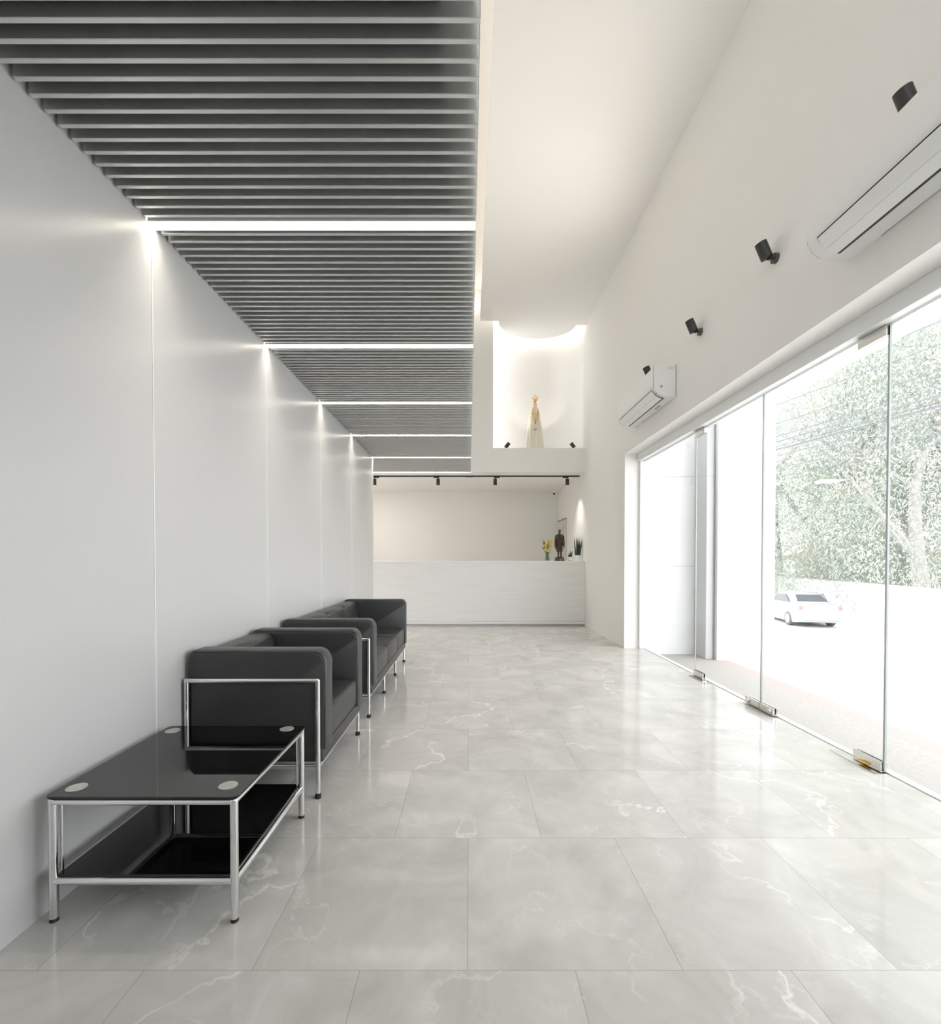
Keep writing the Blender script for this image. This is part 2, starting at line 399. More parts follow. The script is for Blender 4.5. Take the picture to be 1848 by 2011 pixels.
for i in range(6):
    y0 = LY[i]+0.03; y1 = LY[i+1]-0.03
    if i == 0: y0 = 1.02
    n = int(round((y1-y0)/0.0492)); st = (y1-y0)/n
    t = thing('slatted_ceiling_panel', 'grey aluminium slatted ceiling panel, ' + where[i], 'ceiling panel', ((SX0+SX1)/2, (y0+y1)/2, SL), group='slatted ceiling panels')
    p = protoL if i == 5 else proto
    for k in range(n):
        if p.name not in used: o = p; used.add(p.name)
        else: o = p.copy(); COL.objects.link(o)
        o.parent = t; o.location = (-(SX0+SX1)/2, y0+st*(k+0.5)-(y0+y1)/2, 0)
    x0 = -2.6 if i == 5 else SX0
    rail = B()
    for xx in ((SX0+0.3), (SX1-0.3)):
        rail.box((xx-0.012-(SX0+SX1)/2, y0-(y0+y1)/2, 0.062), (xx+0.012-(SX0+SX1)/2, y1-(y0+y1)/2, 0.09))
    rail.obj('carrier_rail', 'void', t)
names = ['widest and nearest strip', 'second strip counting from the front', 'third strip counting from the front', 'fourth strip counting from the front',
         'fifth strip, at the end of the panelled wall', 'farthest light strip, above the track rail']
for i, y in enumerate(LY[1:]):
    x0 = -2.6 if i == 5 else SX0 - 0.008
    if i == 4: x0 = SX0-0.008
    t = thing('linear_ceiling_light', 'white linear light in the slatted ceiling, ' + names[i], 'ceiling light', (0, y, SL), group='linear ceiling lights')
    hw = 0.0265
    b = B(); b.box((x0, -hw-0.003, 0.0), (SX1, -hw, 0.092)); b.box((x0, hw, 0.0), (SX1, hw+0.003, 0.092)); b.box((x0, -hw, 0.086), (SX1, hw, 0.092))
    b.box((SX1-0.002, -hw, 0), (SX1, hw, 0.09))
    b.obj('housing', 'housing', t)
    B().box((x0, -hw, 0.070), (SX1-0.002, hw, 0.074)).obj('diffuser', 'led', t)

# ------------------------------------------------------------------ glazing
XG = 2.20
struct('trim_7', B().box((2.13, OY0, 2.365), (2.25, OY1, OT), 0.004, 1), 'frame')
struct('trim_8', B().box((2.15, OY1-0.035, 0), (2.23, OY1, 2.37), 0.003, 1), 'frame')
struct('trim_9', B().box((2.215, OY0, -0.005), (2.26, OY1, 0.006)), 'frame')
GZ0 = 0.012; GZ1 = 2.36
def pane(name, y0, y1, kind_edges=(True, True)):
    t = bpy.data.objects.new(name, None); COL.objects.link(t); t.location = (XG, y0, 0); t['kind'] = 'structure'
    L_ = y1-y0
    B().box((-0.005, 0.0025, GZ0), (0.005, L_-0.0025, GZ1)).obj('pane', 'glass', t)
    if kind_edges[0]: B().box((-0.0055, 0.0, GZ0), (0.0055, 0.0025, GZ1)).obj('glass_edge', 'glass_edge', t)
    if kind_edges[1]: B().box((-0.0055, L_-0.0025, GZ0), (0.0055, L_, GZ1)).obj('glass_edge', 'glass_edge', t)
    B().box((-0.0052, 0.002, GZ1-0.003), (0.0052, L_-0.002, GZ1)).obj('glass_edge', 'glass_edge', t)
    return t
def patch(t, y0, y1, z0, kind, cyl_y=None):
    b = B(); b.box((-0.019, y0, z0), (-0.006, y1, z0+0.055), 0.0015, 1); b.box((0.006, y0, z0), (0.019, y1, z0+0.055), 0.0015, 1)
    b.box((-0.006, y0, z0+0.002), (0.006, y1, z0+0.012 if z0 < 1 else z0+0.053))
    p = b.obj('patch_fitting', 'satin', t)
    if cyl_y is not None:
        c = B().cyl((-0.019, cyl_y, z0+0.028), (-0.028, cyl_y, z0+0.028), 0.017, 0.015, 20)
        c.cyl((-0.028, cyl_y, z0+0.028), (-0.031, cyl_y, z0+0.028), 0.008, 0.008, 12)
        c.obj('lock_cylinder', 'chrome', p)
    return p
Yh1 = 4.478; Ym = 3.462; Yh2 = 2.432
window_1 = pane('window_1', Yh1+0.004, OY1-0.036, (False, False))
window_2 = pane('window_2', OY0, Yh2-0.006, (False, True))
d1 = pane('door_1', Ym+0.003, Yh1-0.002); d2 = pane('door_2', Yh2, Ym-0.003)
L1 = Yh1-0.002-Ym-0.003; L2 = Ym-0.003-Yh2
patch(d1, L1-0.175, L1, 2.308, 'hinge'); patch(d1, L1-0.175, L1, 0.006, 'hinge'); patch(d1, 0, 0.17, 0.006, 'lock', 0.125)
patch(d2, 0, 0.178, 2.308, 'hinge'); patch(d2, 0, 0.178, 0.006, 'hinge'); patch(d2, L2-0.16, L2, 0.006, 'lock', L2-0.125)
for t, ya, yb in ((d1, L1-0.30, L1+0.01), (d2, -0.01, 0.30)):
    B().box((-0.055, ya, 0.0004), (0.03, yb, 0.003)).obj('floor_spring_cover', 'satin', t)
B().sph((0, 0, 0), 0.03, (0.6, 1.2, 0.25)).obj('painted_reflection', 'gold', d2, loc=(-0.022, 0.10, 0.018))  # gold blob standing in for the floor spring's reflection, not a fitting

# ------------------------------------------------------------------ outside
struct('terrace', B().box((2.22, -3, -0.35), (2.95, 9, -0.1)), 'terrace')
struct('terrace_edge', B().box((2.95, -3, -0.35), (3.16, 9, -0.1)), 'red_band')
struct('pavement', B().box((3.16, -6, -0.5), (4.6, 9, -0.102)), 'street')
struct('ground', B().box((3.6, -40, -2.1), (120, 120, -1.88)), 'street')
ew = B(); ew.box((2.215, 5.96, -0.1), (3.02, 6.2, 3.04)); ew.box((3.02, 5.61, -0.1), (3.715, 6.2, 3.04))
struct('wall_exterior', ew, 'ext_wall')
j = B()
for z in (1.04, 2.19):
    j.box((3.022, 5.609, z-0.002), (3.716, 5.6115, z+0.002)); j.box((2.26, 5.959, z-0.002), (2.90, 5.9605, z+0.002))
struct('trim_10', j, 'line')
t = thing('downpipe', 'grey metal vertical channel on the white outside wall seen through the glass', 'pipe', (2.962, 5.70, -0.1))
B().box((-0.052, -0.03, 0), (0.054, 0.25, 3.139), 0.006, 1).obj('channel', 'downpipe', t)
B().box((0.034, -0.034, 0), (0.046, -0.03, 3.138)).obj('groove', 'grey_mark', t)
struct('ceiling_canopy', B().box((2.21, -3, 3.04), (3.72, 6.2, 3.2)), 'ext_wall')

ux, uy = 0.2205, 0.9754     # street direction
def along(s, off=0.0): return (16.45+ux*s+uy*off, 14.0+uy*s-ux*off)
p0 = along(-12); p1 = along(30)
ang = math.atan2(uy, ux)
fb = B(); fb.box((0, -0.12, 0), (42, 0.12, 1.86))
fo = fb.obj('boundary_wall', 'fence', loc=(p0[0], p0[1], -1.88)); fo.rotation_euler = (0, 0, ang); fo['kind'] = 'structure'
cb = B().box((0, -0.16, 0), (42, 0.16, 0.05)); co = cb.obj('boundary_wall_coping', 'coping', loc=(p0[0], p0[1], -0.02)); co.rotation_euler = (0, 0, ang); co['kind'] = 'structure'

def tree(i, sc, label, loc, rz, seed, fm, leaves, proto=None):
    if proto is not None:
        t = dup(proto, loc, rz, label); t.scale = (sc,)*3; return t
    rnd = random.Random(seed)
    t = thing('street_tree', label, 'tree', loc, rz, 'trees behind the boundary wall'); t.scale = (sc,)*3
    b = B(); tips = []
    def limb(p, d, ln, r, depth):
        pts = [p]; q = Vector(p); dd = Vector(d).normalized(); k = 5; rad = [r]
        for s in range(k):
            dd = (dd + Vector((rnd.uniform(-1, 1), rnd.uniform(-1, 1), rnd.uniform(-0.3, 0.5)))*0.16).normalized()
            q = q + dd*ln/k; pts.append(q.copy()); rad.append(r*(1-0.55*(s+1)/k))
        b.tube(pts, r, 7, rad)
        tips.append((q.copy(), depth))
        if depth < 3:
            for c in range(3 if depth else 4):
                s = rnd.randint(2, k)
                nd = (dd*0.8 + Vector((rnd.uniform(-1, 1), rnd.uniform(-1, 1), rnd.uniform(0.0, 0.8)))*0.8)
                limb(pts[s], nd, ln*rnd.uniform(0.62, 0.82), rad[s]*0.62, depth+1)
    limb((0, 0, 0), (0.05, 0, 1), 5.2, 0.24, 0)
    b.obj('trunk', 'trunk', t)
    vs = []; fs = []
    cl = [q for q, d in tips if d >= 1]
    for k in range(leaves):
        if rnd.random() < 0.62:
            c = rnd.choice(cl); p = c + Vector((rnd.gauss(0, 0.75), rnd.gauss(0, 0.75), rnd.gauss(-0.5, 1.1)))
        else:
            a = rnd.uniform(0, 2*PI); rr = 3.1*math.sqrt(rnd.uniform(0.25, 1)); z = rnd.uniform(0.4, 5.2)
            rr *= (1-abs(z-3.0)/7.5)
            p = Vector((rr*math.cos(a), rr*math.sin(a), z))
        ln = rnd.uniform(0.08, 0.18); w = rnd.uniform(0.009, 0.019)
        d = Vector((rnd.uniform(-0.8, 0.8), rnd.uniform(-0.8, 0.8), rnd.uniform(-1.2, -0.1))).normalized()
        s = d.cross(Vector((rnd.uniform(-1, 1), rnd.uniform(-1, 1), rnd.uniform(-0.4, 0.4)))).normalized()*w
        n0 = len(vs); m_ = p + d*ln*0.5
        vs += [p, m_+s, p+d*ln, m_-s]; fs.append((n0, n0+1, n0+2, n0+3))
    me = bpy.data.meshes.new('foliage'); me.from_pydata([tuple(v) for v in vs], [], fs); me.materials.append(M[fm])
    o = bpy.data.objects.new('foliage', me); COL.objects.link(o); o.parent = t
    return t
TA = tree(0, 1.6, 'tall pale trunked tree forking above the parked car', (20.1, 25.6, -1.88), 0.4, 11, 'foliage', 45000)
TB = tree(1, 1.5, 'dense drooping tree at the right edge of the glass', (20.3, 20.2, -1.88), 1.9, 23, 'foliage2', 50000)
tree(0, 1.75, 'leafy tree rising beside the white side wall outside', (20.4, 29.8, -1.88), 2.2, 0, '', 0, TB)
tree(0, 1.6, 'drooping tree between the forked tree and the right hand door joint', (22.0, 24.0, -1.88), 4.0, 0, '', 0, TB)
tree(0, 1.7, 'bushy tree just behind the house roof', (30.0, 33.0, -1.88), 0.9, 0, '', 0, TA)
tree(0, 2.0, 'broad distant tree showing through the gap above the cables', (26.5, 36.5, -1.88), 5.1, 0, '', 0, TB)
tree(0, 1.9, 'distant tree behind the right hand tree', (27.5, 25.5, -1.88), 3.0, 0, '', 0, TA)

# house roof beyond the trees
t = thing('house', 'cream house with a brown tiled roof between the trees', 'house', (26.6, 31.0, -1.88), 0.25)
B().box((-3, -2.5, 0), (3, 2.5, 2.95)).obj('wall', 'house', t)
rf = B(); rf.rings([[(-3.6, -3.1, 2.9), (3.6, -3.1, 2.9), (3.6, 3.1, 2.9), (-3.6, 3.1, 2.9)], [(-3.6, -3.1, 3.05), (3.6, -3.1, 3.05), (3.6, 3.1, 3.05), (-3.6, 3.1, 3.05)],
                    [(-1.6, -0.1, 4.4), (1.6, -0.1, 4.4), (1.6, 0.1, 4.4), (-1.6, 0.1, 4.4)]]); rf.obj('roof', 'roof_tile', t)
w = B().box((-1.6, -2.56, 1.1), (0.4, -2.5, 2.2)).obj('window', 'frame', t); B().box((-1.5, -2.58, 1.2), (0.3, -2.55, 2.1)).obj('pane', 'car_glass', w)

# parked car (rear towards us)
def car():
    t = thing('car', 'white saloon car parked along the boundary wall outside, rear towards the glass', 'car', (15.15, 19.85, -1.88), -math.atan2(ux, uy))
    def sect(y, w, z0, z1, zr=None, rw=None):
        return [(-w*0.96, y, z0), (-w, y, z0+0.18), (-w, y, z1-0.14), (-w*0.93, y, z1), (w*0.93, y, z1), (w, y, z1-0.14), (w, y, z0+0.18), (w*0.96, y, z0)]
    S = [(0.0, 0.70, 0.42, 0.78), (0.06, 0.80, 0.26, 1.00), (0.35, 0.86, 0.20, 1.06), (1.0, 0.88, 0.18, 1.02), (2.2, 0.885, 0.17, 0.95), (3.2, 0.88, 0.17, 0.92), (4.0, 0.85, 0.20, 0.80), (4.42, 0.74, 0.26, 0.62), (4.5, 0.62, 0.34, 0.52)]
    B().rings([sect(*s) for s in S]).obj('body', 'car_paint', t, angle=50)
    cab = B()
    def cs(y, w, z0, z1): return [(-w, y, z0), (-w*0.80, y, z1-0.05), (-w*0.70, y, z1), (w*0.70, y, z1), (w*0.80, y, z1-0.05), (w, y, z0)]
    cab.rings([cs(0.62, 0.74, 0.98, 1.05), cs(1.22, 0.79, 0.96, 1.40), cs(1.6, 0.80, 0.95, 1.47), (cs(2.2, 0.80, 0.92, 1.46)), cs(2.7, 0.79, 0.9, 1.30), cs(3.25, 0.77, 0.88, 0.94)])
    cab.obj('cabin', 'car_paint', t, angle=50)
    g = B()   # rear window
    g.quad([(-0.60, 0.72, 1.08), (0.60, 0.72, 1.08), (0.50, 1.17, 1.36), (-0.50, 1.17, 1.36)])
    bmesh.ops.solidify(g.bm, geom=g.bm.faces[:], thickness=0.02)
    g.obj('rear_window', 'car_glass', t, loc=(0, -0.02, 0.02))
    for s in (-1, 1):
        q = B(); q.prism([(1.05, 1.03), (2.95, 1.0), (2.35, 1.33), (1.5, 1.38)], 0.735, 0.775, 'X'); o = q.obj('side_window', 'car_glass', t)
        if s < 0: o.scale = (-1, 1, 1)
    for s in (-1, 1):
        B().box((s*0.80-0.13*(s > 0)-0.02*(s < 0), 0.0, 0.80), (s*0.80+0.02*(s > 0)+0.13*(s < 0), 0.16, 0.97), 0.03, 2).obj('tail_light', 'taillight', t)
        B().box((s*0.62-0.09, -0.02, 0.36), (s*0.62+0.09, 0.08, 0.40), 0.01, 1).obj('reflector', 'taillight', t)
    B().box((-0.72, -0.04, 0.34), (0.72, 0.12, 0.60), 0.05, 3).obj('rear_bumper', 'car_paint', t)
    B().box((-0.26, -0.015, 0.72), (0.26, 0.06, 0.85), 0.01, 1).obj('number_plate', 'frame', t)
    for y in (0.95, 3.6):
        for s in (-1, 1):
            w = B(); w.lathe([(0.18, -0.1), (0.29, -0.1), (0.315, -0.07), (0.315, 0.07), (0.29, 0.1), (0.18, 0.1)], (0, 0, 0), 28, 'X')
            wo = w.obj('wheel', 'tyre', t, loc=(s*0.80, y, 0.315))
            r = B(); r.cyl((0.085, 0, 0), (0.105, 0, 0), 0.05, n=14)
            for k in range(10):
                a = 2*PI*k/10; r.cyl((0.09, 0.04*math.cos(a), 0.04*math.sin(a)), (0.09, 0.195*math.cos(a), 0.195*math.sin(a)), 0.017, n=6)
            r.lathe([(0.19, 0.08), (0.205, 0.08), (0.205, 0.104), (0.19, 0.104)], (0, 0, 0), 28, 'X')
            ro = r.obj('rim', 'alloy', wo)
            if s < 0: ro.scale = (-1, 1, 1)
car()

# overhead cables
cab_labels = ['thick grey overhead cable, lower edge of the main bundle', 'grey overhead cable second from the bottom of the main bundle', 'grey overhead cable in the middle of the main bundle',
    'grey overhead cable above the middle of the main bundle', 'grey overhead cable second from the top of the main bundle', 'grey overhead cable, topmost of the main bundle',
    'single grey cable just below the main bundle', 'single grey cable second below the main bundle', 'single grey cable third below the main bundle', 'lowest of the grey overhead cables crossing the trees',
    'single grey cable just above the main bundle', 'grey overhead cable second from the top of all', 'highest of the grey overhead cables outside']
wires = [(0.0, 0.0), (0.12, 0.07), (0.05, 0.15), (-0.2, 0.26), (0.1, 0.36), (-0.1, 0.50), (0.0, -0.22), (0.1, -0.42), (-0.15, -0.75), (0.0, -1.05), (0.1, 1.05), (0.0, 1.75), (-0.1, 2.35)]
for k, (dx, dz) in enumerate(wires):
    pts = []
    for s in range(0, 33):
        y = 4 + s*1.3; pts.append((11.9+dx-0.26*(y-18), y, 5.55+dz-0.25*math.sin(PI*s/32)))
    o = B().tube(pts, 0.015, 5).obj('overhead_cable', 'wire')
    tag(o, cab_labels[k], 'cable', 'overhead cables')
for k, (yy, lab) in enumerate(((4.0, 'near end'), (45.6, 'far end'))):
    o = B().cyl((0, 0, 0), (0, 0, 10.5), 0.16, 0.11, 14).obj('utility_pole', 'coping', loc=(11.9-0.26*(yy-18), yy, -1.88))
    tag(o, 'grey concrete utility pole carrying the overhead cables at their ' + lab, 'pole')

# ------------------------------------------------------------------ coffee table
def table():
    t = thing('coffee_table', 'low square black glass coffee table with chrome tube frame and lower shelf', 'table', (-1.021, 1.727, 0))
    a = 0.290; r = 0.0128; zt = 0.379; zl = 0.128
    for sx in (-1, 1):
        for sy in (-1, 1):
            l = B().cyl((sx*(a-0.006), sy*a, 0.012), (sx*(a-0.006), sy*a, zt+0.002), r, n=20)
            l.sph((sx*(a-0.006), sy*a, zt+0.002), r)
            lo = l.obj('leg', 'chrome', t)
            B().cyl((sx*(a-0.006), sy*a, 0.0), (sx*(a-0.006), sy*a, 0.014), r*0.95, n=16).obj('foot_cap', 'rubber', lo)
            B().cyl((sx*(a-0.021), sy*(a-0.014), zl), (sx*(a-0.021), sy*(a-0.014), zt), 0.0045, n=8).obj('clip_rod', 'chrome', t)
    f = B()
    for z, g in ((zt, 'top'), (zl, 'low')):
        for s in (-1, 1):
            f.cyl((-(a-0.006), s*a, z), ((a-0.006), s*a, z), 0.0115 if g == 'top' else 0.0115, n=18); f.cyl((s*(a-0.006), -a, z), (s*(a-0.006), a, z), 0.0115, n=18)
    f.obj('frame', 'chrome', t)
    g = B(); g.box((-0.301, -0.304, zt+0.0125), (0.301, 0.304, zt+0.0205), 0.0)
    es = [e for e in g.bm.edges if abs(e.verts[0].co.z-e.verts[1].co.z) > 0.005]
    bmesh.ops.bevel(g.bm, geom=es, offset=0.02, segments=5, affect='EDGES', profile=0.5)
    top = g.obj('glass_top', 'black_glass', t)
    for x, y in ((-0.247, -0.245), (0.236, -0.232), (-0.252, 0.247), (0.230, 0.268)):
        B().cyl((x, y, zt+0.0205), (x, y, zt+0.0222), 0.029, n=32).obj('mounting_disc', 'steel', top)
    g = B(); g.box((-0.272, -0.290, zl+0.0125), (0.276, 0.290, zl+0.0195), 0.0)
    g.obj('lower_shelf', 'black_glass', t)
table()

# ------------------------------------------------------------------ armchair and sofa
def lounge(name, label, cat, y0, width, seats):
    # local: x runs from the wall (0) to the front (0.655), y along the wall
    t = thing(name, label, cat, (XL+0.008, y0, 0))
    D = 0.668; A = 0.118; H = 0.695; ZB = 0.163
    iy0 = 0.012; iy1 = width-0.012
    for s, ya, yb in ((0, iy0, iy0+A), (1, iy1-A, iy1)):
        b = B(); poly = [(0.012, ZB+0.06), (D, ZB+0.06)] + arc(D-0.055, H-0.055, 0.055, 0, 90, 7) + arc(0.012+0.03, H-0.03, 0.03, 90, 180, 4)
        b.prism([(p[0], p[1]) for p in poly], ya, yb, 'Y')
        bmesh.ops.bevel(b.bm, geom=[e for e in b.bm.edges if abs(e.verts[0].co.y-e.verts[1].co.y) < 1e-5], offset=0.018, segments=4, affect='EDGES', profile=0.5)
        # crown of the padding
        for v in b.bm.verts:
            u = (v.co.y-ya)/(yb-ya)
            if v.co.z > H-0.03: v.co.z += 0.012*math.sin(PI*max(0, min(1, u)))
            if v.co.x > D-0.01: v.co.x += 0.006*math.sin(PI*max(0, min(1, u)))
        arm = b.obj('arm', 'leather', t, angle=60)
        for yy in (ya+0.006, yb-0.006):
            inner = (yy > (ya+yb)/2) != (s == 1)
            pp = [(D-0.002+0.0, ZB+0.065)] + arc(D-0.055, H-0.055, 0.057, 0, 90, 7) + [(0.04, H+0.001)]
            B().tube([(p[0]-0.004, yy, p[1]-0.004) for p in pp], 0.0028, 6).obj('seam', 'piping', arm)
    # base rail, full width under the seat and arms
    B().box((0.012, iy0+0.003, ZB), (D-0.012, iy1-0.003, ZB+0.072), 0.010, 3).obj('base_rail', 'leather', t, angle=60)
    sw = (iy1-iy0-2*A)/seats
    for k in range(seats):
        ya = iy0+A+k*sw; yb = ya+sw
        b = B(); b.box((0.10, ya+0.002, ZB+0.074), (D-0.006, yb-0.002, 0.395), 0.022, 4)
        # quilted top
        top = [f for f in b.bm.faces if f.normal.z > 0.99 and f.calc_area() > 0.05]
        bmesh.ops.subdivide_edges(b.bm, edges=list({e for f in top for e in f.edges}), cuts=17, use_grid_fill=True)
        for v in b.bm.verts:
            if v.co.z > 0.3945:
                u = (v.co.y-ya)/sw*3; w = (v.co.x-0.10)/(D-0.10)*3
                fu = abs(math.sin(PI*u)); fw = abs(math.sin(PI*w))
                v.co.z += 0.008*min(1, fu*1.6)*min(1, fw*1.6) - 0.002
        so = b.obj('seat_cushion', 'leather', t, angle=50)
        q = B()
        q.tube([(D-0.030, ya+0.012, 0.3925), (D-0.030, yb-0.012, 0.3925)], 0.0028, 6)
        for g_ in (1, 2):
            q.tube([(0.15, ya+sw*g_/3, 0.3925), (D-0.03, ya+sw*g_/3, 0.3925)], 0.0025, 6)
            xx = 0.10+(D-0.10)*g_/3; q.tube([(xx, ya+0.012, 0.3925), (xx, yb-0.012, 0.3925)], 0.0025, 6)
        q.obj('seam', 'piping', so)
        b = B(); poly = [(0.008, ZB+0.2), (0.185, ZB+0.2), (0.155, H-0.05)] + arc(0.155-0.045, H-0.06, 0.045, 20, 90, 5) + arc(0.045, H-0.052, 0.037, 90, 180, 5)
        b.prism(poly, ya+0.002, yb-0.002, 'Y')
        bmesh.ops.bevel(b.bm, geom=[e for e in b.bm.edges if abs(e.verts[0].co.y-e.verts[1].co.y) < 1e-5], offset=0.014, segments=3, affect='EDGES', profile=0.5)
        for v in b.bm.verts:
            if v.co.z > H-0.08: v.co.z += 0.014*math.sin(PI*max(0, min(1, (v.co.y-ya)/sw)))
        b.obj('back_cushion', 'leather', t, angle=60)
    # tube frame
    r = 0.0115; xf = 0.636; xb = 0.014
    fr = B()
    for yy in (0.0, width):
        fr.cyl((xb, yy, 0.560), (xf, yy, 0.560), r, n=18); fr.cyl((xb, yy, 0.150), (xf, yy, 0.150), r, n=18)
    for xx in (xf, xb): fr.cyl((xx, 0, 0.150), (xx, width, 0.150), r, n=18)
    fr.obj('frame', 'chrome', t)
    for yy in (0.0, width):
        for xx in (xf, xb):
            l = B().cyl((xx, yy, 0.018), (xx, yy, 0.560), r, n=18); l.sph((xx, yy, 0.560), r)
            lo = l.obj('leg', 'chrome', t)
            B().cyl((xx, yy, 0.0), (xx, yy, 0.016), 0.015, n=18).cyl((xx, yy, 0.014), (xx, yy, 0.024), 0.0125, n=18).obj('foot_cap', 'rubber', lo)
    for k in range(1, seats):
        yy = width*k/seats
        for xx in (xf, xb):
            lo = B().cyl((xx, yy, 0.018), (xx, yy, 0.150), r, n=18).obj('leg', 'chrome', t)
            B().cyl((xx, yy, 0.0), (xx, yy, 0.016), 0.015, n=18).cyl((xx, yy, 0.014), (xx, yy, 0.024), 0.0125, n=18).obj('foot_cap', 'rubber', lo)
    return t
lounge('armchair', 'black leather single armchair in a chrome tube frame behind the coffee table', 'armchair', 2.183, 0.785, 1)
lounge('sofa', 'long black leather three seat sofa with chrome legs beyond the armchair', 'sofa', 3.296, 1.78, 3)

# ------------------------------------------------------------------ reception counter
CT = 1.095
t = thing('reception_counter', 'long white grained laminate reception counter at the end of the room', 'counter', (-0.3, YF, 0))
x0 = -2.4; x1 = XR-0.002+0.3-0.0
B().box((-2.1, 0.0, 0.075), (x1, 0.5, CT-0.022), 0.0).obj('front_panel', 'counter', t)
B().box((-2.1, -0.004, CT-0.022), (x1, 0.56, CT), 0.002, 1).obj('countertop', 'plastic', t)
B().box((-2.1, -0.002, 0.028), (x1, 0.012, 0.072), 0.0).obj('kick_strip', 'frame', t)
B().box((-2.1, 0.03, 0.0), (x1, 0.45, 0.075), 0.0).obj('plinth', 'downpipe', t)

# door behind the counter on the right wall
dd = struct('door_3', B().box((XR-0.02, 9.32, 0.0), (XR-0.001, 10.12, 1.94)), 'grey_panel')
B().box((XR-0.028, 9.31, 1.94), (XR-0.001, 10.13, 1.955)).obj('door_head', 'dark_steel', dd)
B().tube([(XR-0.022, 9.5, 0.9), (XR-0.022, 9.46, 1.35), (XR-0.022, 9.62, 1.75), (XR-0.022, 9.40, 1.80)], 0.004, 6).obj('engraved_line', 'grey_mark', dd)
B().box((XR-0.05, 9.36, 0.98), (XR-0.02, 9.48, 1.0), 0.004, 2).obj('door_handle', 'satin', dd)

# ------------------------------------------------------------------ things on the counter
def bouquet():
    t = thing('flower_vase', 'clear glass vase of yellow flowers at the left end of the counter objects', 'vase', (1.362, 8.03, CT))
    v = B(); n = 20
    prof = [(0.040, 0.0), (0.044, 0.01), (0.037, 0.06), (0.034, 0.11), (0.044, 0.155), (0.041, 0.155), (0.031, 0.11), (0.034, 0.06), (0.038, 0.012), (0.0005, 0.012)]
    v.lathe(prof, n=n); v.obj('vase', 'vase_glass', t)
    rnd = random.Random(5); 
    for k in range(9):
        a = 2*PI*k/9; r0 = 0.022; r1 = rnd.uniform(0.03, 0.06)
        B().tube([(r0*math.cos(a+2), r0*math.sin(a+2), 0.02), (0.01*math.cos(a), 0.01*math.sin(a), 0.13), (r1*math.cos(a), r1*math.sin(a), 0.24+0.1*rnd.random())], 0.003, 5).obj('stem', 'stem', t)
    heads = [(-.045, .19), (0.0, .175), (.04, .20), (-.06, .235), (-.015, .225), (.03, .245), (.06, .25), (-.05, .275), (0.0, .275), (.045, .295), (-.02, .31), (.025, .325), (.06, .315), (.01, .345), (.045, .35)]
    for k, (x, z) in enumerate(heads):
        y = -0.02 + rnd.uniform(-0.03, 0.02); f = B(); R = rnd.uniform(0.024, 0.031)
        tilt = Euler((PI/2+rnd.uniform(-.5, .5), rnd.uniform(-.5, .5), rnd.uniform(0, 3))).to_matrix()
        for q in range(5):
            a = 2*PI*q/5
            pts = [Vector((0, 0, 0)), Vector((0.45*R*math.cos(a-.55), 0.45*R*math.sin(a-.55), .004)), Vector((R*.95*math.cos(a-.3), R*.95*math.sin(a-.3), .010)),
                   Vector((R*1.1*math.cos(a), R*1.1*math.sin(a), .006)), Vector((R*.95*math.cos(a+.3), R*.95*math.sin(a+.3), .010)), Vector((0.45*R*math.cos(a+.55), 0.45*R*math.sin(a+.55), .004))]
            f.quad([tilt @ p + Vector((x, y, z)) for p in pts])
        bmesh.ops.solidify(f.bm, geom=f.bm.faces[:], thickness=0.0015)
        fo = f.obj('flower', 'yellow', t)
        B().sph(Vector((x, y, z)) + tilt @ Vector((0, 0, 0.006)), 0.006, u=8, v=6).obj('flower_centre', 'orange_c', fo)
    for (x, z, dx, dz) in ((-.03, .17, -.075, .085), (-.02, .17, -.07, .20), (-.03, .2, -.04, .19), (.02, .2, .05, .16), (.0, .2, .02, .18), (.02, .16, .05, .05), (-.02, .15, -.04, .03)):
        b = B(); d = Vector((dx, 0, dz)); s = Vector((-dz, 0, dx)).normalized()*0.010; p = Vector((x, -0.01, z))
        b.quad([p, p+d*.5+s, p+d, p+d*.5-s]); bmesh.ops.solidify(b.bm, geom=b.bm.faces[:], thickness=0.002); b.obj('leaf', 'leaf', t)
bouquet()

